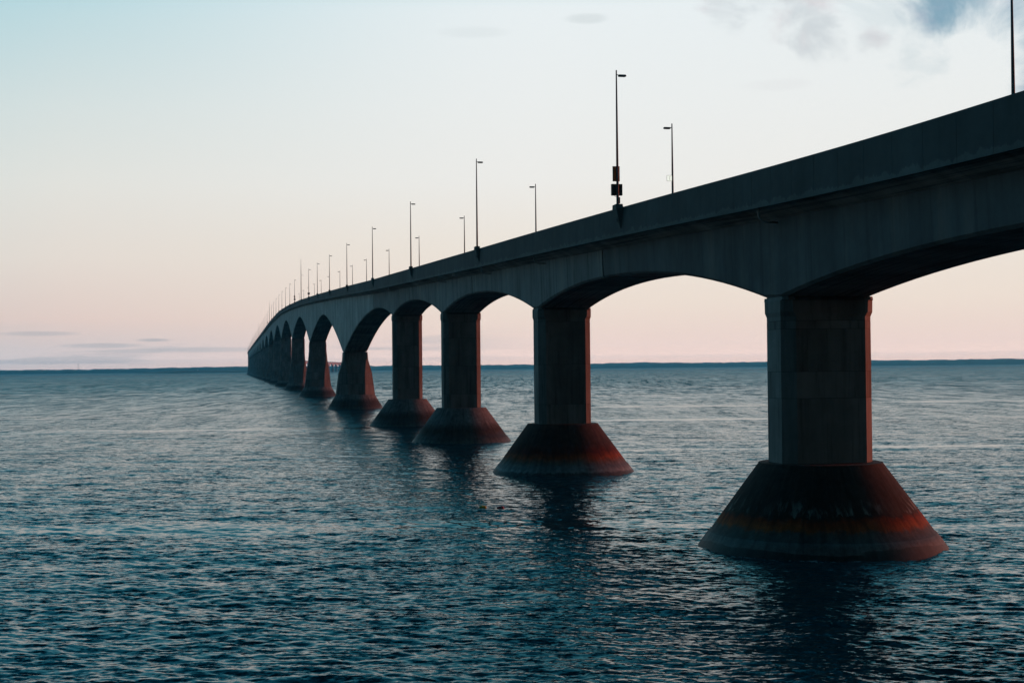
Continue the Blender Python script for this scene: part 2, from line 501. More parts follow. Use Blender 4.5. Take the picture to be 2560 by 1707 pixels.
def depth(s):
    """from barrier top to soffit"""
    if s < 397:
        a = math.floor((s - 118) / 93) * 93 + 118
        u = abs(s - (a + 46.5)) / 46.5
        u = max(0, (u * 46.5 - 0) / 44.6)
        return 7.4 + 3.45 * min(u, 1.0) ** 2.2
    if s < 573:
        m = 437.0
        if s < m:
            return 8.6 + 2.2 * ((m - s) / (m - 399)) ** 2.2 if s > 399 else 10.8
        return 8.6 + 16.6 * min(1, (s - m) / (569 - m)) ** 1.75
    a = math.floor((s - 573) / 262.5) * 262.5 + 573
    u = abs(s - (a + 131.25)) / 127.2
    return 10.3 + 15.2 * min(u, 1.0) ** 1.62

def halfw(s):
    if s < 470: return 4.1
    if s > 560: return 4.6
    return 4.1 + 0.5 * (s - 470) / 90

def girder(s0, s1, mainp):
    stp = 3.0 if s0 < 900 else (8.0 if s0 < 2500 else 16.0)
    n = max(2, int(round((s1 - s0) / stp)))
    ss = list(np.linspace(s0 + 0.30, s1 - 0.30, n + 1))
    for pc in piers:
        for e in ((-4.0, 4.0) if pc > 500 else (-1.9, 1.9)):
            if s0 + 1 < pc + e < s1 - 1: ss.append(pc + e)
    ss = sorted(ss)
    ss = [ss[0] - 0.299] + [ss[0] - 0.001] + ss + [ss[-1] + 0.001] + [ss[-1] + 0.299]
    lo, hi = s0 + 0.2995, s1 - 0.2995
    def sec(s):
        zt = ztop(s); d = depth(s); hw = halfw(s)
        k = 0.75 if (s < lo or s > hi) else 0.0
        zb = zt - d + k; zw = zt - 4.0
        h = hw - k
        # near web with a slight batter, soffit, far web
        return [(-h - 0.12, zw, 0), (-h, zb + 0.25, d - 4.0), (-h + 0.25, zb, 0.0), (h - 0.25, zb, 2 * h), (h, zb + 0.25, d - 4), (h + 0.12, zw, 0)]
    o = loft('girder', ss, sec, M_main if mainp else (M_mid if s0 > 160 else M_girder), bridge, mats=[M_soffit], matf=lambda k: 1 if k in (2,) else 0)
    # soffit uv: v must run across -> rewrite v for the soffit loops
    me = o.data; uvl = me.uv_layers[0].data
    for p in me.polygons:
        if p.material_index == 1:
            for li in p.loop_indices:
                vi = me.loops[li].vertex_index % 6
                uvl[li].uv[1] = 0.0 if vi == 2 else 8.2
    return bpart(o)

# girder lengths: cut at the joints
cuts = [-60, 79.5 - 8, 172.5, 265.5, 358.5, 451]
for i in range(len(main_p) - 1):
    m = main_p[i] + 131.25
    cuts += [m - 34, m + 34]
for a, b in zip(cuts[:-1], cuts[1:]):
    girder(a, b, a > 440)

# deck slab: one part for each length
deck_cuts = [-60, 71.5, 172.5, 277, 358.5, 451] + cuts[6:]
for a, b in zip(deck_cuts[:-1], deck_cuts[1:]):
    n = max(2, int((b - a) / (6 if a < 1000 else 16)))
    ss = list(np.linspace(a, b - 0.02, n + 1))
    bpart(loft('deck_slab', ss, lambda s: [(-HW + 0.30, ztop(s) - 1.15, 0.0), (-HW + 0.30, ztop(s) - 3.05, 1), (-halfw(s) - 0.12, ztop(s) - 3.98, 3.2),
                                    (halfw(s) + 0.12, ztop(s) - 3.98, 3.2), (HW - 0.30, ztop(s) - 3.05, 1), (HW - 0.30, ztop(s) - 1.15, 0.0)], M_soffit, bridge))
    bpart(loft('road_surface', ss, lambda s: [(-HW + 0.34, ztop(s) - 1.146, 0.0), (-HW + 0.34, ztop(s) - 1.10, 1), (HW - 0.34, ztop(s) - 1.10, 1), (HW - 0.34, ztop(s) - 1.146, 0)], M_asph, bridge))

# barrier panels: nearest ones singly, farther on one long part for each deck length
def barrier(s0, s1, sgn, n, gap):
    ss = np.linspace(s0 + gap / 2, s1 - gap / 2, n + 1)
    def sec(s):
        zt = ztop(s)
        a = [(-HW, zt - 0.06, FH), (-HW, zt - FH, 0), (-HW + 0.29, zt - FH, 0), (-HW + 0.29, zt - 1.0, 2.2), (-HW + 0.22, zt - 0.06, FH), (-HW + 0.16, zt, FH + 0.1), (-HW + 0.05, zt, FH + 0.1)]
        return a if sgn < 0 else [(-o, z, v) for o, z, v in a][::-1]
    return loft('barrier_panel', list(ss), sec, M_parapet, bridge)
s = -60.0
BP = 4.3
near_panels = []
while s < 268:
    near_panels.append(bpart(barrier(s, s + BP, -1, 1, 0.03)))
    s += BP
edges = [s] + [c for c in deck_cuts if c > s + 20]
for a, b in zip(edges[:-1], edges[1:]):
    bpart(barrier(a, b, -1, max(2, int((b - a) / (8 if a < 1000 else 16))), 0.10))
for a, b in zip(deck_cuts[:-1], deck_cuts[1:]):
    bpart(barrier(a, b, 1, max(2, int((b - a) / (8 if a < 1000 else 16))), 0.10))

# ------------------------------------------------------------------ piers
def ring(cx, cy, hd, L, Wd, ch, z):
    """octagon: L along the bridge, Wd across, chamfer ch (along) """
    a, b = L / 2, Wd / 2
    c1, c2 = ch
    pts = [(-a + c1, -b), (a - c1, -b), (a, -b + c2), (a, b - c2), (a - c1, b), (-a + c1, b), (-a, b - c2), (-a, -b + c2)]
    ca, sa = math.cos(hd), math.sin(hd)
    return [(cx + x * ca - y * sa, cy + x * sa + y * ca, z) for x, y in pts], pts

def prism(name, cx, cy, hd, levels, mat, parent, u0=0.0):
    """levels: (z, L, W, (c1, c2)); each facet with its own verts so that UVs run in metres"""
    v = []; f = []; uv = []
    rings = [ring(cx, cy, hd, L, Wd, ch, z) for z, L, Wd, ch in levels]
    acc = [0.0]
    base = rings[-1][1]
    for k in range(8):
        p, q = base[k], base[(k + 1) % 8]
        acc.append(acc[-1] + math.hypot(p[0] - q[0], p[1] - q[1]))
    for k in range(8):
        b = len(v)
        for i, (r3, _) in enumerate(rings):
            v += [r3[k], r3[(k + 1) % 8]]
            uv += [(acc[k] + u0, r3[k][2]), (acc[k + 1] + u0, r3[k][2])]
        for i in range(len(rings) - 1):
            f.append((b + 2 * i, b + 2 * i + 2, b + 2 * i + 3, b + 2 * i + 1))
    for idx in (0, len(rings) - 1):
        b = len(v)
        v += rings[idx][0]; uv += [(p[0], p[1]) for p in rings[idx][1]]
        face = tuple(b + k for k in range(8))
        f.append(face if idx == 0 else face[::-1])
    return mesh(name, v, f, mat, parent, uvs=uv)

def cone(name, cx, cy, hd, prof, mat, parent, seg=48):
    """prof: (z, r, squareness)"""
    v = []; uv = []; f = []
    for z, r, sq in prof:
        for k in range(seg + 1):
            a = 2 * math.pi * k / seg + hd
            v.append((cx + r * math.cos(a), cy + r * math.sin(a), z)); uv.append((a * 9.0, z))
    m = seg + 1
    for i in range(len(prof) - 1):
        for k in range(seg):
            f.append((i * m + k, i * m + k + 1, (i + 1) * m + k + 1, (i + 1) * m + k))
    top = len(v)
    z, r, _ = prof[-1]
    for k in range(seg):
        a = 2 * math.pi * k / seg + hd
        v.append((cx + r * math.cos(a), cy + r * math.sin(a), z)); uv.append((a * 9, z))
    f.append(tuple(range(top, top + seg)))
    o = mesh(name, v, f, mat, parent, uvs=uv)
    for p in o.data.polygons:
        p.use_smooth = len(p.vertices) == 4
    return o

pier_labels = {118: None}
def approach_pier(s, shield_m):
    c = P(s, 0, 0); hd = heading(s)
    zt = ztop(s) - 10.85
    zs = 6.95
    L, Wd, ch = 5.1, 8.1, (1.0, 1.0)
    if s < 130:      # the nearest shaft is a little broader
        Wd = 8.42
        c = P(s, 0.14, 0)
    g = 0.05
    core = bpart(prism('pier', c[0], c[1], hd, [(zs - 0.5, L - g, Wd - g, ch), (zt + 0.2, L - g, Wd - g, ch)], M_core, bridge))
    inv = core.matrix_parent_inverse.copy()
    joints = [j for j in (9.9, 12.9, 15.9, 18.9, 21.9, 24.9, 27.9) if j < zt - 2.6]
    if len(joints) >= 3: joints = joints[0::2] if s > 130 else [12.6, 14.9, 18.6]
    lv = [zs] + joints + [zt - 2.1]
    for a, b in zip(lv[:-1], lv[1:]):
        t0 = 0.0
        prism('shaft_segment', c[0], c[1], hd, [(a + 0.018, L, Wd, ch), (b - 0.018, L, Wd, ch)], M_shaft, core, u0=s + a * 3)
    prism('cap', c[0], c[1], hd, [(zt - 2.08, L, Wd, ch), (zt - 1.75, L, Wd, ch), (zt - 1.35, L + 0.05, Wd + 0.20, (0.85, 0.85)), (zt - 0.35, L + 0.05, Wd + 0.20, (0.8, 0.8)),
                             (zt - 0.28, L - 0.2, Wd + 0.05, (0.4, 0.4)), (zt - 0.02, L - 0.3, Wd + 0.0, (0.4, 0.4))], M_shaft, core, u0=s)
    cone('ice_shield', c[0], c[1], hd, [(-3.0, 12.3, 0), (-1.0, 11.2, 0), (0.0, 10.5, 0), (0.55, 10.1, 0), (0.95, 9.8, 0), (1.0, 9.66, 0), (2.0, 8.95, 0), (3.0, 8.22, 0), (5.0, 6.76, 0), (6.85, 5.4, 0), (6.95, 5.36, 0)], shield_m, core, 56)
    return core

def main_pier(s, shield_m):
    c = P(s, 0, 0); hd = heading(s)
    zt = ztop(s) - 25.5
    detail = s < 1700
    def prof(z):
        # width by height: slender head, flared foot
        Wd = float(np.interp(z, [0, 5.5, 9, 14, 20, 26, 60], [15.8, 15.2, 14.2, 13.2, 11.0 if zt > 24 else 9.4, 9.8, 9.3]))
        Ls = float(np.interp(z, [0, 5.5, 14, 20, 26, 60], [13.4, 12.8, 11.0, 9.4, 9.0, 8.4]))
        k = float(np.interp(z, [0, 5.5, 14, 21, 60], [4.3, 4.1, 2.8, 0.6, 0.4]))
        if zt < 24:
            Wd = float(np.interp(z, [5.0, 6.6, 14.0, 19.8, 23], [15.4, 15.0, 13.0, 9.4, 9.3]))
            k = float(np.interp(z, [5, 14, 19.8, 23], [4.2, 3.0, 0.6, 0.4]))
        return Wd, Ls, (k * 0.9, k)
    core = bpart(prism('pier', c[0], c[1], hd, [(z, prof(z)[1] - 0.1, prof(z)[0] - 0.1, prof(z)[2]) for z in [4.5, 5.5, 9, 14, 19.8] + ([26] if zt > 30 else []) + [zt - 2.5]], M_core if detail else M_shaft, bridge))
    if detail:
        js = [5.0] + [j for j in (9.5, 14.0, 18.5, 23, 27.5, 32, 36.5) if j < zt - 5] + [zt - 3.0]
        for a, b in zip(js[:-1], js[1:]):
            zz = [a + 0.04] + [z for z in (5.5, 9.0, 14.0, 19.8, 20.0, 26.0) if a + 0.1 < z < b - 0.2] + [b - 0.04]
            prism('shaft_segment', c[0], c[1], hd, [(z, prof(z)[1], prof(z)[0], prof(z)[2]) for z in zz], M_shaft, core, u0=s + a)
    w0 = prof(zt)
    prism('cap', c[0], c[1], hd, [(zt - 3.02, prof(zt - 3)[1] + 0.1, prof(zt - 3)[0] + 0.1, (0.4, 0.4)), (zt - 0.25, prof(zt)[1] + 0.1, 9.4, (0.35, 0.35)), (zt - 0.02, prof(zt)[1] - 0.2, 9.2, (0.3, 0.3))], M_shaft, core, u0=s)
    cone('ice_shield', c[0], c[1], hd, [(-3, 12.6, 0), (-1, 11.7, 0), (0, 10.9, 0), (1.4, 10.3, 0), (1.6, 10.0, 0), (5.0, 8.0, 0), (5.3, 7.8, 0)], shield_m, core, 48 if detail else 20)
    return core

sh = {118: M_shield1, 211: M_shield2}
for s_ in approach:
    if s_ < 0: continue
    approach_pier(s_, sh.get(s_, M_shield3))
for s_ in main_p[:-1]:
    main_pier(s_, M_shield3)

# drain pipes hooking from under the barrier into the web
for s_ in (25.0, 116.5, 203.5, 246.0, 297.0, 390.0):
    zt = ztop(s_)
    pts = []
    pts.append(P(s_, -5.9, zt - 2.9)); pts.append(P(s_, -5.9, zt - 3.6))
    for k in range(1, 8):
        a = k / 7 * math.pi / 2
        pts.append(P(s_, -5.9 + 0.75 * (1 - math.cos(a)), zt - 3.6 - 0.75 * math.sin(a)))
    pts.append(P(s_, -4.1, zt - 4.36))
    bpart(MB().tube(pts, 0.09, 10).build('drain_pipe', M_pipe, bridge, True))
# bearing brackets at the deck joints near x of the third pier
for s_ in (277.0,):
    for e in (-0.9, 0.9):
        q = P(s_ + e, -5.6, ztop(s_) - 3.35)
        bpart(MB().box(q, (0.5, 0.5, 0.7), heading(s_)).build('bracket', M_pipe, bridge))

# ------------------------------------------------------------------ lamp posts
def rotz(o, hd): o.rotation_euler = (0, 0, hd)

def make_post(height, arm_dir, bracket, side):
    """origin at barrier top; local x along the bridge, local y to its left; pole stands outside"""
    t = empty('street_lamp')
    pole = MB()
    z0 = -1.6 if bracket else -1.1
    y = 0.0
    pole.tube([(0, y, z0), (0, y, 0.2), (0, y, height * 0.5), (0, y, height)], [0.17, 0.165, 0.125, 0.075], 12)
    pole.build('pole', M_galv, t, True)
    if bracket:
        b = MB()
        b.v = []; 
        # wedge shaped concrete seat on the outside of the barrier
        yo = 0.42; yi = -0.28
        vs = [(-1.0, yi, 0.30), (1.0, yi, 0.30), (0.75, yo, 0.30), (-0.75, yo, 0.30),
              (-1.3, yi, -0.15), (1.3, yi, -0.15), (0.8, yo, -0.25), (-0.8, yo, -0.25),
              (-0.30, yi, -2.4), (0.30, yi, -2.4), (0.20, yi + 0.06, -2.4), (-0.20, yi + 0.06, -2.4)]
        b.v = vs
        b.f = [(0, 1, 2, 3), (0, 3, 7, 4), (1, 5, 6, 2), (3, 2, 6, 7), (0, 4, 5, 1), (4, 7, 11, 8), (5, 9, 10, 6), (7, 6, 10, 11), (4, 8, 9, 5), (8, 11, 10, 9)]
        b.build('pole_seat', M_parapet, t)
        MB().box((0, 0, 0.33), (0.62, 0.62, 0.06)).build('base_plate', M_galv, t)
    # lamp head on a short arm, pointing over the road
    d = arm_dir
    MB().tube([(0, 0, height - 0.52), (0, 0.14 * d, height - 0.52), (0, 0.24 * d, height - 0.55)], 0.045, 8).build('lamp_arm', M_galv, t, True)
    hb = MB()
    y0, y1 = 0.22 * d, 1.15 * d
    pr = [(-0.17, -0.72), (0.17, -0.72), (0.17, -0.55), (0.09, -0.48), (-0.09, -0.48), (-0.17, -0.55)]
    n = len(pr)
    for yy, k in ((y0, 0.8), (y0 + 0.12 * d, 1.0), (y1 - 0.1 * d, 1.0), (y1, 0.7)):
        for px, pz in pr:
            hb.v.append((px * k, yy, height + (pz + 0.62) * k - 0.62))
    for i in range(3):
        for k in range(n):
            k2 = (k + 1) % n
            hb.f.append((i * n + k, i * n + k2, (i + 1) * n + k2, (i + 1) * n + k))
    hb.f += [tuple(range(n)), tuple(3 * n + k for k in range(n))]
    hb.build('lamp_head', M_head, t)
    MB().box((0, (y0 + y1) / 2, height - 0.735), (0.24, 0.62, 0.02)).build('lamp_lens', M_white, t)
    return t

def copy_tree(o):
    c = o.copy(); S.collection.objects.link(c)
    for ch in o.children:
        d = ch.copy(); S.collection.objects.link(d); d.parent = c
    return c

ordw = ['first', 'second', 'third', 'fourth', 'fifth', 'sixth', 'seventh', 'eighth', 'ninth', 'tenth', 'eleventh', 'twelfth', 'thirteenth', 'fourteenth', 'fifteenth', 'sixteenth', 'seventeenth', 'eighteenth', 'nineteenth', 'twentieth']
near_s = [None, 156.2, 244.3, 333.2, 423.9, 522.5, 619.8, 712.3, 796, None, 987, 1076, 1167, 1258, 1349, 1444, 1536, 1623, None] + \
         [1724 + 92 * k for k in range(1, 9)] + [None] + [2560 + 92 * k for k in range(1, 9)] + [None] + [3395 + 92 * k for k in range(1, 17)]
mast_s = [889, 1724, 2560, 3395]
G1 = 'lamp posts along the near side of the bridge'
G2 = 'lamp posts along the far side of the bridge'
proto = make_post(15.65, -1, True, -1)       # arm points to the bridge's right = local -y
near_lab = {1: 'tallest-looking lamp post, with orange sign and black box on it, near side of bridge',
            2: 'near-side lamp post next left of the one with the orange sign',
            3: 'near-side lamp post standing above the third pier, second left of the orange sign',
            4: 'near-side lamp post third left of the orange sign, lamp head to the right',
            5: 'near-side lamp post fourth left of the orange sign on the bridge barrier',
            6: 'near-side lamp post fifth left of the orange sign on the bridge barrier',
            7: 'near-side lamp post sixth left of the orange sign, second right of the nearest mast',
            8: 'small near-side lamp post with a black box at its foot, right of the nearest mast'}
masts = 0; cnt = 0
first = True
mast_ord = ['nearest', 'second', 'third', 'fourth']
for i, sp in enumerate(near_s):
    if sp is None and i == 0:
        continue
    if sp is None:
        masts += 1; cnt = 0
        continue
    if sp > 4900 or any(abs(sp - m) < 20 for m in mast_s): continue
    cnt += 1
    o = proto if first else copy_tree(proto)
    first = False
    o.location = P(sp, -6.9, ztop(sp)); rotz(o, heading(sp))
    if i in near_lab: lb = near_lab[i]
    else: lb = '%s lamp post beyond the %s tall mast, near side' % (ordw[min(cnt, 25) - 1], mast_ord[min(masts, 4) - 1])
    tag(o, lb, 'street lamp', G1)

far_s = [97.6, 178, 259.1, 339.1, 422.2, 506.3, 594.9, 667, 748, 832, 913, 990, 1070, 1148, 1229]
proto2 = make_post(12.9, 1, False, 1)
far_names = {0: 'thick grey lamp post at the right edge, cut off by the top of the frame', 1: 'far-side lamp post carrying a white telephone sign', 2: 'far-side lamp post next left of the telephone sign, lamp head to the left',
             3: 'far-side lamp post second left of the telephone sign', 4: 'far-side lamp post third left of the telephone sign'}
for i, sp in enumerate(far_s):
    o = proto2 if i == 0 else copy_tree(proto2)
    o.location = P(sp, 6.9, ztop(sp)); rotz(o, heading(sp))
    tag(o, far_names.get(i, '%s lamp post left of the telephone sign, far side of the deck' % ordw[i - 2]), 'street lamp', G2)

# tall thin masts
def make_mast():
    t = empty('mast')
    MB().tube([(0, 0, -1.6), (0, 0, 8), (0, 0, 16), (0, 0, 25)], [0.24, 0.21, 0.16, 0.06], 10).build('pole', M_galv, t, True)
    MB().box((0, -0.05, -0.3), (1.6, 0.7, 0.8)).build('pole_seat', M_parapet, t)
    MB().tube([(0, 0, 15.0), (0, -1.1, 15.0)], 0.06, 8).build('sensor_arm', M_galv, t, True)
    MB().box((0, -1.1, 14.98), (0.25, 0.5, 0.18)).build('sensor', M_head, t)
    return t
pm = make_mast()
for i, sp in enumerate(mast_s):
    o = pm if i == 0 else copy_tree(pm)
    o.location = P(sp, -6.9, ztop(sp)); rotz(o, heading(sp))
    tag(o, ['tall thin mast without a lamp, right-most of the masts rising over the bridge', 'second tall thin mast from the right, over the curve of the deck',
            'third tall thin mast from the right, far along the deck', 'farthest of the tall thin masts, at the left end of the bridge'][i], 'mast', 'tall masts on the near side of the bridge')

# signs and boxes on the near post
def on_post(name, sp, off, zrel, label, cat):
    o = empty(name, P(sp, off, ztop(sp) + zrel)); rotz(o, heading(sp)); tag(o, label, cat)
    return o
def board(t, w_, h_, x0, yc, mat, rim, face=0.0):
    """panel across the bridge direction (facing along local x)"""
    MB().box((x0, yc, h_ / 2), (0.06, w_, h_)).build('panel', mat, t)
    r = 0.05
    f = MB()
    f.box((x0, yc - w_ / 2 - r / 2, h_ / 2), (0.10, r, h_ + 2 * r)).box((x0, yc + w_ / 2 + r / 2, h_ / 2), (0.10, r, h_ + 2 * r))
    f.box((x0, yc, -r / 2), (0.10, w_, r)).box((x0, yc, h_ + r / 2), (0.10, w_, r))
    f.build('frame', rim, t)
t = on_post('sign', 156.2, -6.9, 3.05, 'tall orange road sign seen from behind, on the post with the black box', 'sign')
board(t, 0.72, 1.62, 0.26, 0.08, M_orange, M_head)
for z in (0.45, 1.30):
    MB().box((0.10, 0, z), (0.32, 0.30, 0.06)).build('clamp', M_galv, t)
t = on_post('signal_box', 156.2, -6.9, 1.45, 'black square signal box strapped to the post below the orange sign', 'signal box')
MB().box((0.36, 0.0, 0.60), (0.34, 1.16, 1.20)).build('housing', M_black, t)
f = MB()
for yy in (-0.60, 0.60): f.box((0.36, yy, 0.60), (0.40, 0.05, 1.28))
for zz in (-0.02, 1.22): f.box((0.36, 0, zz), (0.40, 1.15, 0.05))
f.build('frame', M_black, t)
for z in (0.25, 1.0):
    MB().box((0.12, 0, z), (0.20, 1.0, 0.07)).build('bar', M_head, t)
MB().tube([(0.3, 0.30, 0.0), (0.2, 0.26, -0.16), (0.05, 0.15, -0.24), (0.0, 0.02, -0.30)], 0.025, 6).build('cable', M_black, t)
t = on_post('control_box', 156.2, -6.9, 0.42, 'small grey box low on the right side of the post with the orange sign', 'box')
MB().box((0, -0.22, 0.36), (0.20, 0.10, 0.66)).build('housing', M_galv, t)
MB().box((0, -0.1, 0.72), (0.24, 0.32, 0.03)).box((0, -0.1, 0.05), (0.24, 0.32, 0.03)).build('strap', M_galv, t)
for i, (sp, lb) in enumerate(((796, 'tiny black box on a lamp post just right of the nearest tall mast'), (987, 'tiny dark box on the lamp post just left of the nearest tall mast'),
                          (1830, 'tiny black box on a post far along the curving deck'))):
    t = on_post('signal_box', sp, -6.9, 1.2, lb, 'signal box')
    MB().box((0.3, 0, 0.6), (0.3, 1.2, 1.2)).build('housing', M_black, t)
    MB().box((0.1, 0, 0.6), (0.2, 0.3, 0.1)).build('clamp', M_galv, t)
t = on_post('sign', 987, -6.9, 2.9, 'tiny red sign on the lamp post just left of the nearest tall mast', 'sign')
board(t, 0.8, 1.5, 0.26, 0.05, M_orange, M_head)

# telephone sign on the far post, facing the traffic coming along the bridge (towards the camera)
ztel = 5.35
t = on_post('telephone_sign', 178, 6.9, ztel, 'white square telephone sign on the far-side lamp post', 'sign')
MB().box((-0.22, 0.50, 0.36), (0.03, 0.66, 0.70)).build('panel', M_phone, t)
f = MB()
f.box((-0.222, 0.155, 0.36), (0.045, 0.03, 0.74)).box((-0.222, 0.845, 0.36), (0.045, 0.03, 0.74)).box((-0.222, 0.5, 0.725), (0.045, 0.66, 0.03)).box((-0.222, 0.5, -0.005), (0.045, 0.66, 0.03))
f.build('frame', M_ink, t)
hs = MB()
pts = []
for k in range(9):
    a = R(180 - 62 + 124 * k / 8)
    pts.append((-0.25, 0.40 - 0.20 * math.cos(a) * 0.55 - 0.02, 0.36 + 0.23 * math.sin(a)))
hs.tube(pts, [0.05, 0.045, 0.02, 0.018, 0.018, 0.018, 0.02, 0.045, 0.05], 8)
hs.build('handset_symbol', M_ink, t)
MB().box((-0.1, 0.08, 0.36), (0.2, 0.2, 0.06)).build('clamp', M_galv, t)

# ------------------------------------------------------------------ sea
def fft_tile(L, N, lam_lo, lam_hi, wind_dir, spread, seed, rms_slope, power=-3.6):
    r = np.random.default_rng(seed)
    k1 = 2 * np.pi * np.fft.fftfreq(N, L / N)
    kx, ky = np.meshgrid(k1, k1, indexing='ij')
    k = np.hypot(kx, ky); k[0, 0] = 1
    a = np.arctan2(ky, kx)
    D = np.abs(np.cos((a - wind_dir))) ** spread + 0.02
    klo, khi = 2 * np.pi / lam_hi, 2 * np.pi / lam_lo
    band = (1 / (1 + np.exp(-(k - klo) / (0.12 * klo)))) * (1 / (1 + np.exp((k - khi) / (0.12 * khi))))
    A = np.sqrt(k ** power * D) * band
    A[0, 0] = 0
    h = np.fft.ifft2(A * (r.normal(size=(N, N)) + 1j * r.normal(size=(N, N)))).real
    H = np.fft.fft2(h)
    sx = np.fft.ifft2(1j * kx * H).real; sy = np.fft.ifft2(1j * ky * H).real
    sc = rms_slope / np.sqrt((sx ** 2 + sy ** 2).mean())
    dxx = np.fft.ifft2(-1j * kx / k * H).real * sc; dyy = np.fft.ifft2(-1j * ky / k * H).real * sc
    return h * sc, dxx, dyy

def samp(T, L, x, y, rot):
    c, s_ = math.cos(rot), math.sin(rot)
    u = ((x * c - y * s_) / L % 1.0) * T.shape[0]; v = ((x * s_ + y * c) / L % 1.0) * T.shape[0]
    i = np.floor(u).astype(int); j = np.floor(v).astype(int); fu = u - i; fv = v - j
    N = T.shape[0]; i %= N; j %= N; i2 = (i + 1) % N; j2 = (j + 1) % N
    return T[i, j] * (1 - fu) * (1 - fv) + T[i2, j] * fu * (1 - fv) + T[i, j2] * (1 - fu) * fv + T[i2, j2] * fu * fv

WD = R(78)     # waves run towards the viewer
T1 = fft_tile(211.0, 512, 3.0, 22.0, WD, 6, 11, 0.040)
T2 = fft_tile(61.0, 512, 0.42, 2.4, WD + 0.2, 5, 12, 0.17, -3.4)
T3 = fft_tile(97.0, 512, 1.6, 9.0, WD - 0.35, 6, 13, 0.045)

SEA_Z = -0.35
def sea_h(x, y):
    x = np.asarray(x, float); y = np.asarray(y, float)
    return SEA_Z + samp(T1[0], 211.0, x, y, 0.0) + samp(T2[0], 61.0, x, y, 0.3) + samp(T3[0], 97.0, x, y, -0.4)

def build_sea():
    fan = R(24)
    na = 1150
    ang = list(np.linspace(-fan, fan, na))
    outer = list(np.linspace(fan, 2 * math.pi - fan, 130))[1:-1]
    ang = np.array(ang + outer)
    # rows evenly spaced in the depression angle, out to the horizon
    dep = np.concatenate([np.linspace(1.30, 0.24, 30)[:-1], np.linspace(0.24, 0.0015, 900)])
    r = CAM_H / np.tan(dep)
    r = np.concatenate([[0.5, 2.0], r, [11900, 12980]])
    nr = len(r); nn = len(ang)
    rr, aa = np.meshgrid(r, ang, indexing='ij')
    x = np.clip(rr * np.sin(aa), -10500, 10500); y = np.maximum(rr * np.cos(aa), -3000)
    # spacing-aware fade of each band
    dr = np.gradient(r)[:, None]
    f1 = np.clip(22.0 / (dr * 2.5) - 0.2, 0, 1); f3 = np.clip(6.0 / (dr * 2.0) - 0.2, 0, 1); f2 = np.clip(2.4 / (dr * 2.0) - 0.2, 0, 1)
    infan = (np.abs(aa) <= fan * 1.0001)
    # lateral spacing outside the fan is coarse: only long waves there
    f1 = f1 * np.where(infan, 1, 0.8); f2 = f2 * np.where(infan, 1, 0.0); f3 = f3 * np.where(infan, 1, 0.3)
    ed = np.clip((fan - np.abs(aa)) / R(0.5), 0, 1); ed = np.where(infan, ed, 0)
    f2 = f2 * ed; f3 = f3 * (0.3 + 0.7 * ed)
    # calmer and rougher patches
    patch = 1.0
    z = samp(T1[0], 211.0, x, y, 0.0) * f1 + samp(T2[0], 61.0, x, y, 0.3) * f2 + samp(T3[0], 97.0, x, y, -0.4) * f3
    X = x + 0.9 * samp(T1[1], 211.0, x, y, 0.0) * f1
    Y = y + 0.9 * samp(T1[2], 211.0, x, y, 0.0) * f1
    # choppy displacement of the rotated tiles
    for T, L, ro, ff in ((T2, 61.0, 0.3, f2), (T3, 97.0, -0.4, f3)):
        a = samp(T[1], L, x, y, ro) * ff; b = samp(T[2], L, x, y, ro) * ff
        c, s_ = math.cos(ro), math.sin(ro)
        X += 0.8 * (a * c + b * s_); Y += 0.8 * (-a * s_ + b * c)
    co = np.stack([X, Y, z], -1).reshape(-1, 3)
    idx = np.arange(nr * nn).reshape(nr, nn)
    co[:, 2] += SEA_Z
    nxt = np.roll(idx, -1, axis=1)
    quads = np.stack([idx[:-1], nxt[:-1], nxt[1:], idx[1:]], -1).reshape(-1, 4)[:, ::-1]
    me = bpy.data.meshes.new('sea')
    me.vertices.add(len(co) + 1)
    co = np.vstack([co, [[0, 0, SEA_Z]]])
    me.vertices.foreach_set('co', co.astype(np.float32).ravel())
    nq = len(quads)
    cen = len(co) - 1
    tri = np.stack([idx[0], np.full(nn, cen), nxt[0]], -1)[:, ::-1]
    me.loops.add(nq * 4 + nn * 3)
    me.loops.foreach_set('vertex_index', np.concatenate([quads.ravel(), tri.ravel()]).astype(np.int32))
    me.polygons.add(nq + nn)
    me.polygons.foreach_set('loop_start', np.concatenate([np.arange(0, nq * 4, 4), nq * 4 + np.arange(0, nn * 3, 3)]).astype(np.int32))
    me.polygons.foreach_set('use_smooth', np.ones(nq + nn, dtype=bool))
    me.update(calc_edges=True)
    return me

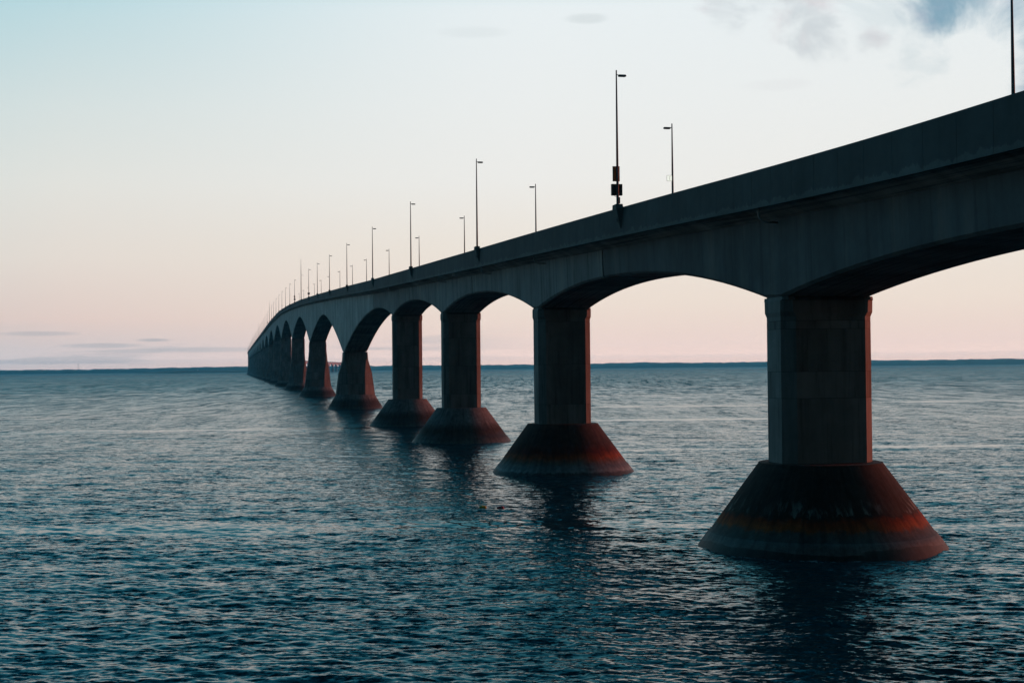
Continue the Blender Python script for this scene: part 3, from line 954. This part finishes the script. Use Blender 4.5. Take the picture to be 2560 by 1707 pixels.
def water_mat():
    m, t, bs = new_mat('sea_water')
    pos = t.node('ShaderNodeNewGeometry').outputs['Position']
    nor = t.node('ShaderNodeNewGeometry').outputs['Normal']
    flat = t.mapping(pos, (1, 1, 0))
    # ripples: slope noise at several sizes, crests lying across the wind
    def slope(sx, sy, k, rot, detail=3.0):
        c = t.noise(t.mapping(flat, (sx, sy, 1), rot=(0, 0, rot)), 1.0, detail, 0.55, 0.35, color=True)
        return t.vmath('MULTIPLY', t.vmath('SUBTRACT', c, (0.5, 0.5, 0.5)), (k * 0.27, k, 0.0))
    a = t.vmath('ADD', slope(0.28, 0.85, 0.85, 0.08), slope(0.9, 3.0, 2.2, -0.12))
    b = t.vmath('ADD', slope(3.5, 9.0, 1.8, 0.1), slope(0.07, 0.20, 0.25, 0.05))
    s_ = t.vmath('ADD', a, b)
    dist = t.vmath('LENGTH', pos)
    far = t.smooth(dist, 120, 1500)
    g = t.vmath('ADD', slope(0.34, 0.045, 2.8, 0.03, 6.0), slope(0.15, 0.016, 2.4, -0.04, 6.0))
    s_ = t.vmath('ADD', s_, t.vmath('SCALE', g, scale=t.math('MULTIPLY_ADD', far, 0.92, 0.08)))
    # wind patches and smoother streaks
    pt = t.noise(t.mapping(flat, (0.006, 0.02, 1), rot=(0, 0, 0.06)), 1.0, 5.0, 0.6)
    pk = t.math('MULTIPLY_ADD', pt, 2.0, 0.05)
    sl_ = t.noise(t.mapping(flat, (0.0030, 0.034, 1), rot=(0, 0, -0.05), loc=(3, 8, 0)), 1.0, 5.0, 0.6, 0.3)
    slick = t.smooth(sl_, 0.59, 0.64)
    pk = t.math('MULTIPLY', pk, t.math('SUBTRACT', 1.0, t.math('MULTIPLY', slick, 0.85)))
    s_ = t.vmath('SCALE', s_, scale=pk)
    # steep fronts face the shore, the backs of the wavelets are flatter
    sp_ = t.node('ShaderNodeSeparateXYZ'); t.put(sp_.inputs[0], s_)
    cb = t.node('ShaderNodeCombineXYZ')
    t.put(cb.inputs[0], sp_.outputs[0]); t.put(cb.inputs[1], t.math('SMOOTH_MIN', sp_.outputs[1], 0.05, 0.08))
    s_ = cb.outputs[0]
    # the seas run ashore: steeper fronts, which is what shows of them far out
    lean = t.vmath('SCALE', (0.03, -1.0, 0.0), scale=t.math('MULTIPLY', t.math('MULTIPLY_ADD', far, 0.11, 0.065), t.math('SUBTRACT', 1.0, t.math('MULTIPLY', slick, 0.8))))
    nn = t.vmath('NORMALIZE', t.vmath('ADD', nor, t.vmath('ADD', s_, lean)))
    t.put(bs.inputs['Normal'], nn)
    # a little foam where the water laps at the nearest cones
    fo = None
    fn = t.noise(flat, 1.6, 6.0, 0.7, 0.6)
    for ps in (118.0, 211.0, 304.0):
        c_ = P(ps, 0, 0)
        d_ = t.vmath('DISTANCE', flat, (c_[0], c_[1], 0.0))
        m_ = t.math('SUBTRACT', 1.0, t.smooth(d_, 10.7, 11.9))
        fo = m_ if fo is None else t.math('MAXIMUM', fo, m_)
    fo = t.math('MULTIPLY', fo, t.smooth(fn, 0.50, 0.62))
    t.put(bs.inputs['Base Color'], t.mix(t.math('MULTIPLY', fo, 0.7), (0.002, 0.034, 0.044), (0.6, 0.62, 0.62)))
    # beyond the range where the waves are meshed their slopes go into the roughness
    t.put(bs.inputs['Roughness'], t.ramp(t.math('MULTIPLY_ADD', fo, 0.5, t.math('DIVIDE', dist, 8000.0)), [(0.0, 0.08), (0.03, 0.12), (0.1, 0.18), (0.3, 0.24), (1.0, 0.34)]))
    bs.inputs['IOR'].default_value = 1.333
    return m

M_water = water_mat()
sea_me = build_sea()
sea_me.materials.append(M_water)
sea = link(bpy.data.objects.new('sea', sea_me))
tag(sea, kind='structure')

# ------------------------------------------------------------------ far shore
def land_mat():
    m, t, bs = new_mat('distant_woodland')
    pos = t.node('ShaderNodeNewGeometry').outputs['Position']
    n = t.noise(t.mapping(pos, (0.004, 0.004, 0.04)), 1.0, 6.0, 0.65)
    col = t.ramp(n, [(0.3, (0.035, 0.06, 0.03)), (0.55, (0.06, 0.085, 0.04)), (0.62, (0.11, 0.12, 0.06)), (0.7, (0.16, 0.12, 0.08))])
    t.put(bs.inputs['Base Color'], col)
    bs.inputs['Roughness'].default_value = 1.0
    return m
M_land = land_mat()

def ridge(name, az0, az1, D, depth_m, hf, n, rough_amp, seed):
    r = np.random.default_rng(seed)
    az = np.linspace(R(az0), R(az1), n)
    k = np.convolve(r.normal(size=n), np.ones(3) / 3, 'same') * rough_amp
    v = []; f = []
    prof = [(0.0, -2.0), (0.01, 0.3), (0.03, 0.35), (0.10, 0.62), (0.3, 0.85), (0.6, 1.0), (1.0, 0.7)]
    for i, a in enumerate(az):
        Dn = D(math.degrees(a)) if callable(D) else D
        h = hf(math.degrees(a)) 
        for j, (q, hh) in enumerate(prof):
            rr = Dn + q * depth_m
            zz = hh if hh < 0 else max(0.2, h * hh + k[i] * (1 if j >= 3 else 0.4) * min(1, h / 10))
            v.append((rr * math.sin(a), rr * math.cos(a), zz))
    m = len(prof)
    for i in range(n - 1):
        for j in range(m - 1):
            f.append((i * m + j, (i + 1) * m + j, (i + 1) * m + j + 1, i * m + j + 1))
    return mesh(name, v, f, M_land, uvs=None)
hs_tab = ([-60, -30, -20, -19, -16.5, -13.5, -11, -9, -6, -3.5, -1.5, 1, 3.2, 5, 7.5, 9.5, 11.5, 13.5, 16, 19, 21, 40, 60],
          [30, 30, 33, 34, 35, 42, 47, 45, 43, 42, 40, 42, 44, 50, 42, 44, 49, 50, 46, 50, 46, 40, 30])
shore = ridge('far_shore', -40, 40, 12500, 420, lambda a: float(np.interp(a, *hs_tab)) + 1.5 * math.sin(a * 5) + 0.8 * math.sin(a * 13 + 1), 1800, 1.6, 5)
tag(shore, kind='structure')
head = ridge('headland', -14.8, -9.0, 9300, 500, lambda a: 16 * max(0.0, min(1.0, (a + 14.8) / 1.4)) ** 0.7 * (1 if a < -10 else max(0, (-9 - a))), 260, 1.0, 9)
tag(head, kind='structure')

# unseen shore behind the camera: low dark bluff added to dim the pier fronts
v = []; f = []
xs = np.linspace(-2500, 2500, 90)
r_ = np.random.default_rng(3)
for i, xx in enumerate(xs):
    e = -5 - 0.00006 * xx * xx - (8 * math.sin(xx * 0.01) ** 2 if abs(xx) > 30 else 0)
    for q, zz in ((0.0, -3), (-2, 3.0), (-4, 11.5), (-6, 13.6), (-40, 14.5), (-300, 17), (-2400, 24)):
        v.append((xx, max(e + q, -3300), zz + (r_.normal() * 0.3 if zz > 0 else 0)))
m_ = 7
for i in range(len(xs) - 1):
    for j in range(m_ - 1):
        f.append((i * m_ + j, i * m_ + j + 1, (i + 1) * m_ + j + 1, (i + 1) * m_ + j))
bluff = mesh('unseen_bluff', v, f, plain('dark_grass', (0.05, 0.05, 0.03), 0.95, scale=0.3))
tag(bluff, kind='structure')

# lighthouse on the headland
def fpos(px, D):
    u = (px - 1280) / FPX
    return (u * D, D)
x, y = fpos(494, 9290)
t = empty('lighthouse', (x, y, 2.0)); tag(t, 'tiny white lighthouse on the low headland left of the bridge', 'lighthouse')
MB().tube([(0, 0, 0), (0, 0, 16)], [4.2, 2.6], 8).build('tower', M_wall, t)
MB().tube([(0, 0, 16), (0, 0, 16.6)], [3.4, 3.4], 8).build('gallery', M_dark, t)
MB().tube([(0, 0, 16.6), (0, 0, 19), (0, 0, 20.5)], [1.7, 1.7, 0.1], 8).build('lantern', M_wall, t)
x, y = fpos(195, 12450)
t = empty('radio_mast', (x, y, 25)); tag(t, 'faint thin radio mast on the far shore at the left', 'mast')
MB().tube([(0, 0, 0), (0, 0, 62)], [1.6, 0.8], 6).build('tower', M_galv, t)
MB().box((0, 0, 50), (7, 2, 2)).build('antenna', M_galv, t)

# ------------------------------------------------------------------ buoys afloat
def buoy(name, x, y, rz, mats, label, group):
    z = float(sea_h(x, y)) + 0.06
    t = empty(name, (x, y, z)); t.rotation_euler = (0.0, 0.08, rz)
    tag(t, label, 'buoy', group)
    prof = [(-0.42, 0.03), (-0.40, 0.10), (-0.33, 0.17), (-0.16, 0.21), (0.0, 0.22), (0.16, 0.21), (0.33, 0.17), (0.40, 0.10), (0.42, 0.03)]
    MB().tube([(a, 0, 0) for a, _ in prof], [b for _, b in prof], 16).build('float', mats[0], t, True)
    MB().tube([(-0.14, 0, 0), (-0.03, 0, 0)], [0.223, 0.226], 16).build('band', mats[1], t, True)
    MB().tube([(0.40, 0, 0), (0.72, 0, 0.03)], 0.025, 8).build('stick', M_white, t)
    pts = [(-0.42 - 0.10 * math.sin(a) , 0.08 * math.cos(a), 0.0) for a in np.linspace(0, math.pi, 8)]
    MB().tube(pts, 0.018, 6).build('rope_loop', M_rope, t, True)
    return t
buoy('buoy', -3.46, 161.1, R(8), (M_yellow, M_yellow), 'yellow buoy floating left of the red one in the open water', 'buoys floating in front of the bridge')
buoy('buoy', -1.50, 161.0, R(172), (M_red, M_black), 'red buoy with a dark band floating right of the yellow one', 'buoys floating in front of the bridge')

# ------------------------------------------------------------------ haze
HAZE = True
if HAZE:
    m = bpy.data.materials.new('haze_air'); m.use_nodes = True
    t = NT(m.node_tree); t.n.clear()
    out = t.node('ShaderNodeOutputMaterial')
    pv = t.node('ShaderNodeVolumePrincipled')
    pv.inputs['Color'].default_value = (0.15, 0.66, 0.98, 1)
    pv.inputs['Density'].default_value = 0.000046
    pv.inputs['Anisotropy'].default_value = 0.72
    t.l.new(pv.outputs[0], out.inputs['Volume'])
    hz = MB().box((0, 4800, 51), (22000, 16600, 112)).build('haze', m)
    tag(hz, kind='stuff')

S.cycles.use_denoising = True
S.cycles.denoising_prefilter = 'ACCURATE'
S.cycles.denoising_input_passes = 'RGB_ALBEDO_NORMAL'
S.cycles.max_bounces = 6
S.cycles.diffuse_bounces = 3
S.cycles.glossy_bounces = 3
S.cycles.volume_bounces = 0
S.cycles.caustics_reflective = False
S.cycles.caustics_refractive = False
